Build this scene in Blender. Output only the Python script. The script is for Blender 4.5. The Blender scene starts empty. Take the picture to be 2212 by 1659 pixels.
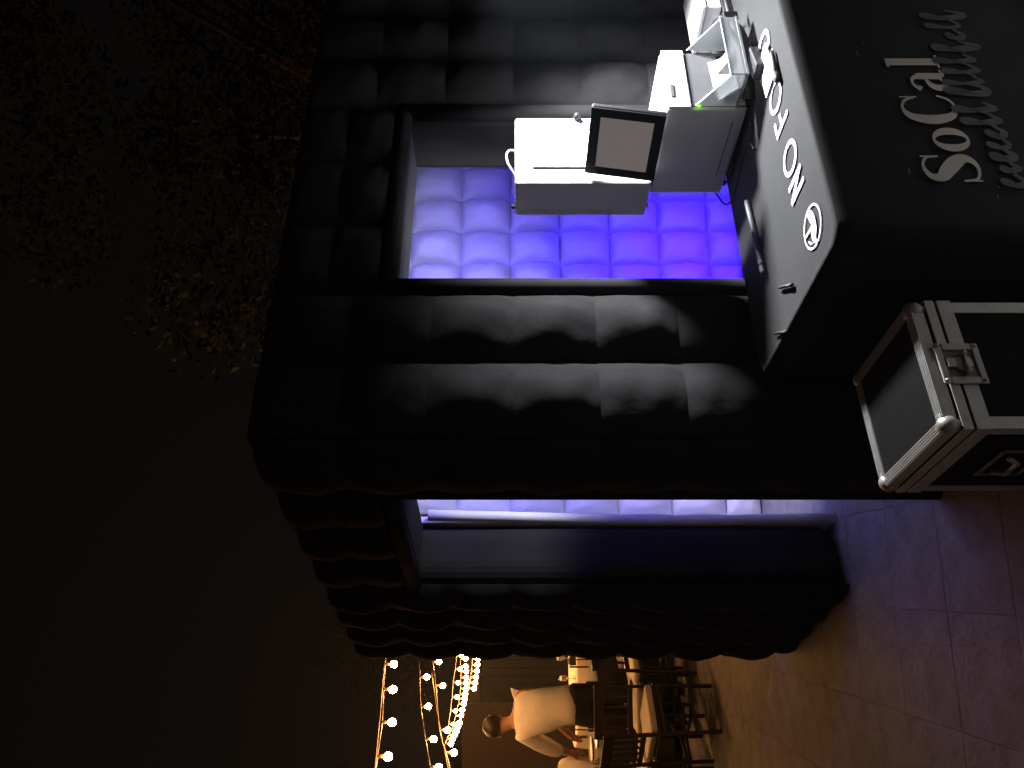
import bpy, bmesh, math, random
from mathutils import Vector, Matrix
random.seed(7)
R = math.radians
S = bpy.context.scene
COL = S.collection

# ---------------------------------------------------------------- camera
CAM_H = 1.55
cam_d = bpy.data.cameras.new('camera')
cam = bpy.data.objects.new('camera', cam_d)
COL.objects.link(cam)
cam_d.sensor_fit = 'HORIZONTAL'; cam_d.sensor_width = 36; cam_d.lens = 28
cam_d.clip_start = 0.05; cam_d.clip_end = 500
# the phone was held on its side: the picture's right is the place's down
cam.matrix_world = Matrix(((0, 1, 0, 0), (0, 0, -1, 0), (-1, 0, 0, CAM_H), (0, 0, 0, 1)))
S.camera = cam

# ---------------------------------------------------------------- night sky and exposure
w = bpy.data.worlds.new('World'); S.world = w; w.use_nodes = True
nt = w.node_tree; nt.nodes.clear()
sky = nt.nodes.new('ShaderNodeTexSky'); sky.sky_type = 'NISHITA'; sky.sun_disc = False
sky.sun_elevation = R(-6); sky.sun_rotation = R(200)
bg = nt.nodes.new('ShaderNodeBackground'); bg.inputs['Strength'].default_value = 0.05
ow = nt.nodes.new('ShaderNodeOutputWorld')
glow = nt.nodes.new('ShaderNodeBackground'); glow.inputs['Color'].default_value = (.0015, .0014, .0013, 1)
addw = nt.nodes.new('ShaderNodeAddShader')
nt.links.new(sky.outputs[0], bg.inputs[0]); nt.links.new(bg.outputs[0], addw.inputs[0]); nt.links.new(glow.outputs[0], addw.inputs[1])
nt.links.new(addw.outputs[0], ow.inputs[0])
S.view_settings.view_transform = 'Standard'; S.view_settings.look = 'None'
S.view_settings.exposure = .65; S.view_settings.gamma = 1
S.cycles.use_denoising = True
S.cycles.max_bounces = 6; S.cycles.volume_bounces = 0
S.cycles.sample_clamp_indirect = 4

# ---------------------------------------------------------------- materials
def mat(name, col, rough=0.6, metal=0.0, var=0.0, scale=8, bump=0.0, bscale=60, emit=None, es=0, trans=0, col2=None, coat=0, sheen=0, spec=.5):
    m = bpy.data.materials.new(name); m.use_nodes = True
    n = m.node_tree; b = n.nodes['Principled BSDF']
    b.inputs['Base Color'].default_value = (*col, 1); b.inputs['Roughness'].default_value = rough
    b.inputs['Metallic'].default_value = metal
    b.inputs['Transmission Weight'].default_value = trans; b.inputs['Specular IOR Level'].default_value = spec
    b.inputs['Coat Weight'].default_value = coat
    if sheen:
        b.inputs['Sheen Weight'].default_value = sheen; b.inputs['Sheen Roughness'].default_value = .45
    if var or col2:
        tc = n.nodes.new('ShaderNodeTexCoord'); tx = n.nodes.new('ShaderNodeTexNoise')
        tx.inputs['Scale'].default_value = scale; tx.inputs['Detail'].default_value = 6; tx.inputs['Roughness'].default_value = .65
        rp = n.nodes.new('ShaderNodeValToRGB'); rp.color_ramp.elements[0].position = .3; rp.color_ramp.elements[1].position = .7
        c2 = col2 or tuple(min(1, c * (1 + var)) for c in col)
        c1 = col if col2 else tuple(c * (1 - var) for c in col)
        rp.color_ramp.elements[0].color = (*c1, 1); rp.color_ramp.elements[1].color = (*c2, 1)
        n.links.new(tc.outputs['Object'], tx.inputs['Vector']); n.links.new(tx.outputs['Fac'], rp.inputs[0])
        n.links.new(rp.outputs[0], b.inputs['Base Color'])
    if bump:
        tc = n.nodes.new('ShaderNodeTexCoord'); t2 = n.nodes.new('ShaderNodeTexNoise'); t2.inputs['Scale'].default_value = bscale
        t2.inputs['Detail'].default_value = 5
        bp = n.nodes.new('ShaderNodeBump'); bp.inputs['Strength'].default_value = bump; bp.inputs['Distance'].default_value = .01
        n.links.new(tc.outputs['Object'], t2.inputs['Vector']); n.links.new(t2.outputs['Fac'], bp.inputs['Height'])
        n.links.new(bp.outputs[0], b.inputs['Normal'])
    if emit:
        b.inputs['Emission Color'].default_value = (*emit, 1); b.inputs['Emission Strength'].default_value = es
    return m

M = dict(
    black_nylon=mat('black_nylon', (.024, .0235, .025), .98, spec=.05, var=.2, scale=3, bump=.2, bscale=6),
    white_nylon=mat('white_nylon', (.74, .74, .76), .55, var=.05, scale=4, bump=.2, bscale=12),
    black_cloth=mat('black_cloth', (.018, .018, .0185), .8, spec=.15, var=.18, scale=4, bump=.15, bscale=160, sheen=.12),
    print_white=mat('print_white', (.78, .77, .75), .7, var=.05, scale=30),
    print_grey=mat('print_grey', (.10, .10, .10), .75, var=.3, scale=20),
    print_cream=mat('print_cream', (.62, .58, .53), .7, var=.06, scale=30),
    white_shell=mat('white_shell', (.72, .72, .71), .45, var=.03, scale=6, bump=.05, bscale=200),
    vent_glow_mark_white=mat('vent_glow_mark_white', (.85, .86, .84), .5),
    dark_plastic=mat('dark_plastic', (.009, .009, .010), .6, spec=.25, var=.2, scale=20),
    mid_plastic=mat('mid_plastic', (.10, .10, .105), .5, var=.1, scale=20),
    screen=mat('screen', (.06, .055, .05), .25, var=.25, scale=9, emit=(.115, .095, .093), es=.7),
    acrylic=mat('acrylic', (.95, .97, .98), .06, trans=.9),
    frost=mat('frosted_acrylic', (.7, .73, .75), .3, trans=.6),
    paper=mat('paper', (.8, .8, .8), .6, var=.04, scale=30),
    photo=mat('photo_print', (.55, .58, .58), .4, col2=(.8, .82, .82), scale=60),
    alu=mat('aluminium', (.38, .37, .35), .5, .6, var=.12, scale=25, bump=.05, bscale=90),
    steel=mat('steel', (.36, .345, .32), .55, .6, var=.15, scale=40),
    laminate=mat('case_laminate', (.006, .006, .0065), .7, spec=.12, var=.25, scale=40, bump=.2, bscale=300),
    led_green=mat('led_green', (.1, .8, .1), .5, emit=(.25, 1, .02), es=4),
    rubber=mat('black_rubber', (.012, .012, .013), .6, var=.2, scale=30),
    concrete=mat('concrete', (.19, .182, .178), .92, spec=.15, col2=(.31, .298, .29), scale=7, bump=.7, bscale=30),
    ground=mat('ground', (.035, .03, .02), .95, col2=(.06, .05, .03), scale=6, bump=.5, bscale=20),
    wood=mat('dark_wood', (.024, .017, .013), .5, var=.3, scale=14),
    cushion=mat('cream_cushion', (.72, .63, .5), .85, var=.06, scale=10, bump=.2, bscale=60),
    cream_cloth=mat('cream_cloth', (.6, .52, .42), .85, var=.08, scale=5, bump=.15, bscale=60),
    navy_cloth=mat('dark_table_cloth', (.025, .026, .032), .85, var=.15, scale=5),
    glass=mat('glass', (.9, .92, .92), .04, trans=.9),
    shirt=mat('cream_shirt', (.82, .78, .70), .85, var=.08, scale=9, bump=.3, bscale=18),
    trousers=mat('black_trousers', (.018, .018, .02), .85, var=.2, scale=8),
    skin=mat('skin', (.36, .18, .12), .55, var=.08, scale=12),
    hair=mat('dark_hair', (.018, .012, .009), .55, var=.3, scale=50),
    cable=mat('cable', (.16, .12, .08), .6),
    bulb=mat('bulb_glow', (1, .8, .5), .3, emit=(1, .44, .135), es=270),
    bulb_back=mat('bulb_glow_soft', (1, .85, .6), .3, emit=(1, .70, .46), es=60),
    candle=mat('candle_glow', (1, .8, .5), .3, emit=(1, .5, .18), es=12),
    stucco=mat('stucco', (.048, .035, .026), .9, var=.12, scale=3, bump=.4, bscale=30),
    bark=mat('bark', (.02, .016, .013), .9, var=.3, scale=12, bump=.6, bscale=30),
    leaf=mat('leaf', (.011, .013, .015), .8, spec=.1, col2=(.026, .028, .03), scale=1.6),
    hedge=mat('hedge_leaf', (.03, .035, .014), .7, col2=(.05, .05, .022), scale=2.5),
    blue_tape=mat('blue_tape', (.15, .2, .6), .5),
    lamp_white=mat('lamp_diffuser', (.9, .9, .9), .5, emit=(.93, .96, 1), es=18),
    lamp_panel=mat('flash_diffuser', (.8, .8, .8), .5, emit=(.95, .96, 1), es=2),
    led_blue=mat('led_blue', (.2, .15, .9), .4, emit=(.1, .02, 1), es=6),
    gate_paint=mat('gate_paint', (.008, .009, .014), .7, var=.3, scale=8),
    plate=mat('china', (.75, .73, .68), .3),
)

# ---------------------------------------------------------------- mesh helpers
class MB:
    def __init__(s): s.v = []; s.f = []
    def add(s, vs, fs):
        o = len(s.v); s.v += [tuple(v) for v in vs]; s.f += [tuple(i + o for i in f) for f in fs]; return s
    def box(s, x0, x1, y0, y1, z0, z1, mtx=None):
        vs = [Vector(p) for p in ((x0,y0,z0),(x1,y0,z0),(x1,y1,z0),(x0,y1,z0),(x0,y0,z1),(x1,y0,z1),(x1,y1,z1),(x0,y1,z1))]
        if mtx: vs = [mtx @ v for v in vs]
        return s.add(vs, [(0,3,2,1),(4,5,6,7),(0,1,5,4),(1,2,6,5),(2,3,7,6),(3,0,4,7)])
    def quadbar(s, a, b, w, t, up=(0, 0, 1)):
        a = Vector(a); b = Vector(b); d = (b - a); L = d.length; d.normalize()
        u = Vector(up); x = d.cross(u)
        if x.length < 1e-4: x = d.cross(Vector((1, 0, 0)))
        x.normalize(); y = x.cross(d)
        m = Matrix((( x.x, y.x, d.x, a.x), (x.y, y.y, d.y, a.y), (x.z, y.z, d.z, a.z), (0, 0, 0, 1)))
        return s.box(-w/2, w/2, -t/2, t/2, 0, L, m)
    def tube(s, pts, r, n=8, cap=True):
        pts = [Vector(p) for p in pts]; k = len(pts)
        rs = r if isinstance(r, (list, tuple)) else [r] * k
        rings = []
        prev = None
        for i in range(k):
            d = (pts[min(i+1, k-1)] - pts[max(i-1, 0)]).normalized()
            if prev is None:
                x = d.cross(Vector((0, 0, 1)))
                if x.length < .01: x = d.cross(Vector((1, 0, 0)))
            else:
                x = prev - d * prev.dot(d)
            x.normalize(); prev = x; y = d.cross(x)
            rings.append([pts[i] + (x * math.cos(2*math.pi*j/n) + y * math.sin(2*math.pi*j/n)) * rs[i] for j in range(n)])
        vs = [v for rg in rings for v in rg]; fs = []
        for i in range(k - 1):
            for j in range(n):
                fs.append((i*n+j, i*n+(j+1) % n, (i+1)*n+(j+1) % n, (i+1)*n+j))
        if cap:
            fs.append(tuple(range(n))[::-1]); fs.append(tuple((k-1)*n + j for j in range(n)))
        return s.add(vs, fs)
    def lathe(s, prof, n=20, c=(0, 0, 0)):
        vs = []; fs = []; k = len(prof)
        for (r, z) in prof:
            for j in range(n):
                a = 2*math.pi*j/n; vs.append((c[0] + r*math.cos(a), c[1] + r*math.sin(a), c[2] + z))
        for i in range(k-1):
            for j in range(n):
                fs.append((i*n+j, i*n+(j+1) % n, (i+1)*n+(j+1) % n, (i+1)*n+j))
        fs.append(tuple(range(n))[::-1]); fs.append(tuple((k-1)*n+j for j in range(n)))
        return s.add(vs, fs)
    def ball(s, c, r, n=12, m=8, sc=(1, 1, 1)):
        prof = [(max(1e-4, r*math.sin(math.pi*i/m)), -r*math.cos(math.pi*i/m)) for i in range(m+1)]
        o = len(s.v); s.lathe(prof, n)
        s.v[o:] = [(c[0]+v[0]*sc[0], c[1]+v[1]*sc[1], c[2]+v[2]*sc[2]) for v in s.v[o:]]
        return s
    def build(s, name, m, parent=None, smooth=False, bevel=0, loc=None):
        me = bpy.data.meshes.new(name); me.from_pydata(s.v, [], s.f); me.update()
        bm = bmesh.new(); bm.from_mesh(me); bmesh.ops.recalc_face_normals(bm, faces=bm.faces); bm.to_mesh(me); bm.free()
        o = bpy.data.objects.new(name, me); COL.objects.link(o)
        me.materials.append(M[m] if isinstance(m, str) else m)
        if smooth: me.polygons.foreach_set('use_smooth', [True] * len(me.polygons))
        if bevel:
            b = o.modifiers.new('bevel', 'BEVEL'); b.width = bevel; b.segments = 6 if bevel > .05 else 2; b.limit_method = 'ANGLE'; b.angle_limit = R(40)
        if parent: o.parent = parent
        if loc: o.location = loc
        return o

def tag(o, label=None, cat=None, group=None, kind=None):
    if label: o['label'] = label
    if cat: o['category'] = cat
    if group: o['group'] = group
    if kind: o['kind'] = kind
    return o
def empty(name, loc, rz=0, label=None, cat=None, group=None):
    o = bpy.data.objects.new(name, None); COL.objects.link(o); o.empty_display_size = .1
    o.location = loc; o.rotation_euler = (0, 0, rz)
    return tag(o, label, cat, group)
def copy_tree(o, parent=None):
    c = o.copy(); COL.objects.link(c)
    if parent: c.parent = parent
    for ch in list(o.children): copy_tree(ch, c)
    return c
def pix(x, y, d):        # a point of the place seen at (x, y) of the 2212-wide picture, d metres ahead
    return Vector(((829.5 - y) / 1720 * d, d, CAM_H - (x - 1106) / 1720 * d))

# ================================================================= THE SETTING
tag(MB().add([(-45, -20, -.05), (45, -20, -.05), (45, 60, -.05), (-45, 60, -.05)], [(0, 1, 2, 3)]).build('ground', 'ground'), kind='structure')
patio = MB().box(-9, 5.5, -3.0, 12.5, -.045, -.005).build('patio', 'concrete'); tag(patio, kind='structure')
# scored concrete slabs, shared meshes
slab_meshes = []
for k in range(4):
    mb = MB(); n = 4
    o = mb.box(-.1994, .1994, -.1994, .1994, -.03, 0).build('concrete_slab', 'concrete', bevel=.006)
    slab_meshes.append(o.data); bpy.data.objects.remove(o)
ANG = R(14); PITCH = .40
ca, sa = math.cos(ANG), math.sin(ANG)
for i in range(-14, 10):
    for j in range(0, 26):
        cx, cy = i * PITCH + .1, j * PITCH + .35
        x, y = cx*ca - cy*sa, cx*sa + cy*ca
        if not (-4.3 < x < .75 and 2.1 < y < 8.2) or x > .4 and y < 2.6: continue
        o = bpy.data.objects.new('concrete_slab', random.choice(slab_meshes)); COL.objects.link(o); o.parent = patio
        o.location = (x, y, random.uniform(-.0006, .0006))
        o.rotation_euler = (random.uniform(-.001, .001), random.uniform(-.001, .001), ANG + math.pi/2 * random.randint(0, 3))
        b = o.modifiers.new('bevel', 'BEVEL'); b.width = .0012; b.segments = 1

# ================================================================= INFLATABLE BOOTH
TH = R(29.5)
booth = empty('inflatable_booth', (-.178, 2.60, 0), TH, 'big black quilted inflatable booth with two doorways and white quilted inside lit blue', 'booth')
H = 2.4; PIT = .3; TK = .30
Lv = Vector((math.cos(R(95.4)), math.sin(R(95.4)), 0)); Ln = Vector((-Lv.y, Lv.x, 0))   # left face: runs back, faces left
Rv = Vector((1, 0, 0)); Rn = Vector((0, -1, 0))

def cell_mesh(name, seed, m, plump=False):
    rnd = random.Random(seed); N = 16; vs = []; fs = []
    ph = [rnd.uniform(0, 6.28) for _ in range(6)]
    for j in range(N + 1):
        for i in range(N + 1):
            x = i / N * 2 - 1; y = j / N * 2 - 1
            x2 = math.copysign(abs(x) ** .85, x); y2 = math.copysign(abs(y) ** .85, y)
            h = max(0, 1 - abs(x2) ** 2.0) ** .85 * (1 - .34 * abs(y2) ** 2.2) if abs(x2) < 1 else 0
            if plump: h = (max(0, 1 - abs(x2) ** 2.4) * max(0, 1 - abs(y2) ** 2.4)) ** .55
            edge = max(abs(x2), abs(y2))
            wr = .055 * edge ** 3 * (1 - edge) * 5 * (math.sin(9 * x2 + ph[0]) * abs(y2) + math.sin(8 * y2 + ph[1]) * abs(x2))
            h = max(0, h * (1 + .10 * (1 - edge ** 4) * math.sin(2.2 * x2 + ph[2]) * math.sin(2 * y2 + ph[3])) + wr * .9 + .05 * math.sin(5 * x2 + 3 * y2 + ph[4]) * math.sin(4 * y2 - 2 * x2 + ph[5]) * (1 - edge ** 4)) if h > 0 else 0
            vs.append((x2 / 2, y2 / 2, h))
    for j in range(N):
        for i in range(N):
            a = j*(N+1)+i; fs.append((a, a+1, a+N+2, a+N+1))
    me = bpy.data.meshes.new(name); me.from_pydata(vs, [], fs); me.materials.append(M[m])
    me.polygons.foreach_set('use_smooth', [True] * len(me.polygons)); return me
BC = [cell_mesh('black_cell', s, 'black_nylon') for s in range(7)]
WC = [cell_mesh('white_cell', s + 10, 'white_nylon', True) for s in range(6)]

def cells(part, org, along, nrm, w0, w1, z0, z1, nc, nr, bulge, meshes):
    up = Vector((0, 0, 1)); cw = (w1 - w0) / nc; ch = (z1 - z0) / nr
    flip = along.cross(up).dot(nrm) < 0
    for i in range(nc):
        for j in range(nr):
            c = org + along * (w0 + cw * (i + .5)) + up * (z0 + ch * (j + .5)) + nrm * .004
            ax = -along if flip else along
            o = bpy.data.objects.new('quilted_cell', random.choice(meshes)); COL.objects.link(o); o.parent = part
            bl = bulge * (random.uniform(.7, 1.25) if meshes is WC else 1)
            m = Matrix.Identity(4)
            for r in range(3):
                m[r][0] = ax[r] * cw; m[r][1] = up[r] * ch; m[r][2] = nrm[r] * bl; m[r][3] = c[r]
            o.matrix_basis = m

def slabm(org, along, inward, w0, w1, z0, z1, t):
    mb = MB(); c = [org + along*w0, org + along*w1, org + along*w1 + inward*t, org + along*w0 + inward*t]
    vs = [(p.x, p.y, z0) for p in c] + [(p.x, p.y, z1) for p in c]
    mb.add(vs, [(0,3,2,1),(4,5,6,7),(0,1,5,4),(1,2,6,5),(2,3,7,6),(3,0,4,7)])
    return mb
O = Vector((0, 0, 0)); BU = .085
DR0, DR1 = .63, 1.475      # right doorway, measured from the near corner
DL0, DL1 = .387, 1.265     # left doorway
DZ = 1.97
# near corner pillar (an L-shaped pier)
mb = MB(); p = [O, Rv*DR0, Rv*DR0 - Rn*TK, -Ln*TK - Rn*TK + Lv*.0, Lv*DL0 - Ln*TK, Lv*DL0]
vs = [(q.x, q.y, 0) for q in p] + [(q.x, q.y, H) for q in p]
mb.add(vs, [(5,4,3,2,1,0), (6,7,8,9,10,11)] + [(i, (i+1) % 6, (i+1) % 6 + 6, i+6) for i in range(6)])
pil = mb.build('corner_pillar', 'black_nylon', booth, bevel=.03)
cells(pil, O, Rv, Rn, 0, .57, .12, H, 2, 8, BU, BC); cells(pil, O, Rv, Rn, 0, .57, 0, .12, 2, 1, BU*.6, BC)
cells(pil, O, Lv, Ln, 0, .34, .12, H, 1, 8, BU, BC); cells(pil, O, Lv, Ln, 0, .34, 0, .12, 1, 1, BU*.6, BC)
MB().tube([Rv*.60 + Rn*.01 + Vector((0, 0, z)) for z in (0, .5, 1, 1.5, DZ + .03)], .034, 12).build('door_edge_tube', 'black_nylon', pil, True)
MB().tube([Lv*.365 + Ln*.01 + Vector((0, 0, z)) for z in (0, .5, 1, 1.5, DZ + .03)], .026, 12).build('door_edge_tube', 'black_nylon', pil, True)
# right panel beside the table
rp = slabm(O, Rv, -Rn, DR1, 2.4, 0, H, TK).build('right_panel', 'black_nylon', booth, bevel=.04)
cells(rp, O, Rv, Rn, DR1 + .05, 2.4, .12, H, 3, 8, BU, BC); cells(rp, O, Rv, Rn, DR1 + .05, 2.4, 0, .12, 3, 1, BU*.6, BC)
MB().tube([Rv*(DR1+.025) + Rn*.01 + Vector((0, 0, z)) for z in (0, .5, 1, 1.5, DZ + .03)], .034, 12).build('door_edge_tube', 'black_nylon', rp, True)
# lintels
rl = slabm(O, Rv, -Rn, DR0 + .002, DR1 - .002, DZ, H - .003, TK - .004).build('door_lintel', 'black_nylon', booth, bevel=.04)
cells(rl, O, Rv, Rn, DR0 - .05, DR1 + .05, DZ + .06, H, 3, 2, BU * .8, BC)
MB().tube([Rv*t + Rn*.012 + Vector((0, 0, DZ + .03)) for t in (DR0 - .04, .9, 1.2, DR1 + .04)], .036, 12).build('lintel_tube', 'black_nylon', rl, True)
ll = slabm(O, Lv, -Ln, DL0 + .002, DL1 - .002, DZ, H - .003, TK - .004).build('door_lintel', 'black_nylon', booth, bevel=.04)
cells(ll, O, Lv, Ln, DL0 - .047, DL1, DZ + .06, H, 3, 2, BU * .8, BC)
MB().tube([Lv*t + Ln*.012 + Vector((0, 0, DZ + .03)) for t in (DL0 - .03, .6, .9, DL1 + .02)], .036, 12).build('lintel_tube', 'black_nylon', ll, True)
# left panel beyond the left doorway
lp = slabm(O, Lv, -Ln, DL1, 2.3, 0, H, TK).build('left_panel', 'black_nylon', booth, bevel=.10)
cells(lp, O, Lv, Ln, DL1 + .02, 2.3, .12, H, 4, 8, BU, BC); cells(lp, O, Lv, Ln, DL1 + .02, 2.3, 0, .12, 4, 1, BU*.6, BC)
jt = [Lv*(DL1 + .005 + .03*math.sin(z*2.2)) - Ln*(TK + .02) + Vector((0, 0, z)) for z in [k*.15 for k in range(14)]]
MB().tube(jt, .026, 10).build('white_lining_tube', 'white_nylon', lp, True)
lin = slabm(O, Lv, -Ln, DL1 + .02, 2.25, .01, H - .1, .03)
lin.v = [(v[0] - Ln.x*TK, v[1] - Ln.y*TK, v[2]) for v in lin.v]
lining = lin.build('white_side_lining', 'white_nylon', booth)
# the white quilted back wall, set a little askew inside
inv = Matrix.Rotation(-TH, 3, 'Z')
def to_b(x, y): return inv @ (Vector((x, y, 0)) - Vector((-.178, 2.60, 0)))
bw0 = to_b(-1.28, 5.35 + .268 * (-1.28 - .677)); bw1 = to_b(1.95, 5.35 + .268 * (1.95 - .677))
Bv = (bw1 - bw0).normalized(); Bn = Vector((Bv.y, -Bv.x, 0)); BL = (bw1 - bw0).length
bw = slabm(bw0, Bv, -Bn, -.3, BL + .3, 0, H, .25).build('back_wall', 'white_nylon', booth)
cells(bw, bw0, Bv, Bn, 0, BL, .22, .22 + .335 * 6, 14, 6, .15, WC)
cells(bw, bw0, Bv, Bn, 0, BL, .0, .22, 14, 1, .11, WC)
# right inside wall
r0 = Rv * 2.4; sv = (bw1 - r0); SL = sv.length; sv.normalize(); sn = Vector((-sv.y, sv.x, 0))
sw = slabm(r0, sv, -sn, 0, SL, 0, H, .25).build('side_wall', 'black_nylon', booth)
cells(sw, r0, sv, sn, .3, SL, .22, .22 + .335*6, 6, 6, .07, WC)
# roof, white underneath
c4 = [O, Lv*2.3, bw0 - Bv*.3 - Bn*.25, bw1 + Bv*.3 - Bn*.25, r0 + sv*.1 - sn*.25, r0]
mb = MB(); k = len(c4)
mb.add([(q.x, q.y, H - .002) for q in c4] + [(q.x, q.y, H + .02) for q in c4], [tuple(range(k))[::-1], tuple(range(k, 2*k))] + [(i, (i+1) % k, (i+1) % k + k, i + k) for i in range(k)])
roof = mb.build('roof', 'black_nylon', booth, bevel=.008)
c5 = [Vector((.31, .31, 0)), Lv*2.2 - Ln*.32, bw0 + Bn*.02, bw1 + Bn*.02, r0 - Rv*.02 + Vector((0, .31, 0))]
MB().add([(q.x, q.y, H - .006) for q in c5], [tuple(range(5))]).build('white_ceiling', 'white_nylon', roof)

# LED lights inside the booth
def bl(x, y, z): return (Matrix.Rotation(TH, 3, 'Z') @ Vector((x, y, 0))) + Vector((-.178, 2.60, z))
def area(name, parent, loc, aim, sx, sy, power, col):
    d = bpy.data.lights.new(name, 'AREA'); d.shape = 'RECTANGLE'; d.size = sx; d.size_y = sy; d.energy = power; d.color = col; d.spread = R(110)
    o = bpy.data.objects.new(name, d); COL.objects.link(o)
    o.parent = parent; o.location = loc; o.rotation_euler = (Vector(aim) - Vector(loc)).to_track_quat('-Z', 'Y').to_euler()
    return o
def led_bar(loc, rz, L, label, power, col, aim, spread=95):
    e = empty('led_bar', loc, rz, label, 'led light', 'blue led bars inside the booth')
    MB().box(-L/2, L/2, -.02, .02, -.02, .02).build('housing', 'dark_plastic', e, bevel=.004)
    MB().box(-L/2 + .01, L/2 - .01, .0205, .024, -.014, .014).build('led_strip', 'led_blue', e)
    area('led_light', e, (0, .03, 0), aim, L, .03, power, col).data.spread = R(spread)
BLU = (.055, .008, 1)
led_bar(bl(1.35, .42, 2.2), TH, 1.5, 'blue led bar under the booth ceiling above the right doorway', 12, BLU, (0, 1, -.55))
led_bar(bl(2.02, .42, .25), TH, .7, 'blue led bar on the booth floor behind the right panel', 27, (.028, .002, 1), (-.12, 1, .12), 75)
led_bar(bl(1.95, .40, 1.02), TH, .8, 'added lilac light bar at waist height behind the right panel', 1.1, (.75, .5, 1), (-.75, 1, -.30), 36)  # unseen bar added to tint a low row of the back wall
# ================================================================= TABLE AND CLOTH
T0 = Vector((.361, 1.946, 0)); TL, TD, TZ = 1.83, .70, .75
def tw(a, b, z=0): return Vector((T0.x + a*math.cos(TH) - b*math.sin(TH), T0.y + a*math.sin(TH) + b*math.cos(TH), z))
tb = empty('folding_table', T0, TH, 'long folding table hidden under the black printed cloth', 'table')
MB().box(.02, TL - .02, .02, TD - .02, .70, .742).build('table_top', 'mid_plastic', tb, bevel=.01)
for a in (.2, TL - .2):
    for b in (.1, TD - .1): MB().tube([(a, b, 0), (a, b, .70)], .014, 8).build('leg', 'steel', tb)

def rrect(x0, x1, y0, y1, r, n=6, m=14):
    pts = []
    for (cx, cy, a0) in ((x1-r, y0+r, -90), (x1-r, y1-r, 0), (x0+r, y1-r, 90), (x0+r, y0+r, 180)):
        for k in range(n + 1):
            a = R(a0 + 90*k/n); pts.append((cx + r*math.cos(a), cy + r*math.sin(a)))
    out = []
    for i, p0 in enumerate(pts):
        p1 = pts[(i+1) % len(pts)]; L = math.dist(p0, p1); q = max(1, int(L / .05))
        for k in range(q): out.append((p0[0] + (p1[0]-p0[0])*k/q, p0[1] + (p1[1]-p0[1])*k/q))
    return out
cl = empty('printed_table_cloth', T0, TH, 'fitted black table cloth printed with white lettering', 'table cloth')
mb = MB(); rings = []
levels = [(.7475, .03), (.751, .016), (.7495, .006), (.743, 0), (.70, -.001), (.55, -.003), (.4, -.006), (.25, -.010), (.1, -.016), (.012, -.02)]
for (z, ins) in levels:
    rg = rrect(ins, TL-ins, ins, TD-ins, .05)
    if not rings: n0 = len(rg)
    rings.append([(x, y, z) for x, y in rg])
base = rrect(0, TL, 0, TD, .05); NB = len(base); rings = []
cx, cy = TL/2, TD/2
for (z, ins) in levels:
    ring = []
    for k, (x, y) in enumerate(base):
        drop = max(0, .74 - z)
        rip = .002 * drop * math.sin(k * 1.3) + .005 * drop * math.sin(k * .27 + 1)
        dx, dy = x - cx, y - cy
        fx = (cx - ins + rip * (abs(dx) > cx - .03)) / cx; fy = (cy - ins + rip * (abs(dy) > cy - .03)) / cy
        ring.append((cx + dx*fx, cy + dy*fy, z))
    rings.append(ring)
vs = [v for rg in rings for v in rg]
fs = [tuple(range(NB))]
for i in range(len(rings) - 1):
    for j in range(NB): fs.append((i*NB+j, (i+1)*NB+j, (i+1)*NB+(j+1) % NB, i*NB+(j+1) % NB))
mb.add(vs, fs)
cloth = mb.build('cloth', 'black_cloth', cl, True)
cloth.data.polygons[0].use_smooth = False

def catmull(pts, n=8):
    out = []; P = [pts[0]] + list(pts) + [pts[-1]]
    for i in range(1, len(P) - 2):
        for k in range(n):
            t = k / n; a, b, c, d = P[i-1], P[i], P[i+1], P[i+2]
            out.append(tuple(.5*((2*b[q]) + (-a[q]+c[q])*t + (2*a[q]-5*b[q]+4*c[q]-d[q])*t*t + (-a[q]+3*b[q]-3*c[q]+d[q])*t**3) for q in range(len(a))))
    out.append(tuple(pts[-1])); return out
def stroke(pts, smooth=True, close=False):     # pts: (x, y, width)
    p = catmull(pts) if smooth else [tuple(q) for q in pts]
    vs = []; fs = []
    n = len(p)
    for i in range(n):
        if close: a, b = p[(i-1) % n], p[(i+1) % n]
        else: a, b = p[max(0, i-1)], p[min(n-1, i+1)]
        dx, dy = b[0]-a[0], b[1]-a[1]; L = math.hypot(dx, dy) or 1
        nx, ny = -dy/L, dx/L; h = p[i][2] / 2
        vs += [(p[i][0]+nx*h, p[i][1]+ny*h), (p[i][0]-nx*h, p[i][1]-ny*h)]
    for i in range(n if close else n-1):
        j = (i+1) % n; fs.append((2*i, 2*i+1, 2*j+1, 2*j))
    return vs, fs
def bar(x0, y0, x1, y1, wd): return stroke([(x0, y0, wd), (x1, y1, wd)], False)
def ring2(cx, cy, rx, ry, wx, wy, n=40, rot=0):   # an O with stress
    vs = []; fs = []
    for k in range(n):
        a = 2*math.pi*k/n; c, s = math.cos(a), math.sin(a)
        for q in (0, 1):
            x, y = (rx - q*wx)*c, (ry - q*wy)*s
            vs.append((cx + x*math.cos(rot) - y*math.sin(rot), cy + x*math.sin(rot) + y*math.cos(rot)))
    for k in range(n): j = (k+1) % n; fs.append((2*k, 2*k+1, 2*j+1, 2*j))
    return vs, fs
def lay(name, shapes, m, org, sx, sy, plane, parent, lift):
    mb = MB()
    for q, (vs, fs) in enumerate(shapes):
        o = lift + q * .00025
        mb.add([(org[0] + x*sx, org[1] + y*sy, org[2] + o) if plane == 'top' else (org[0] + x*sx, org[1] - o, org[2] + y*sy) for x, y in vs], fs)
    return mb.build(name, m, parent)
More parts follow.
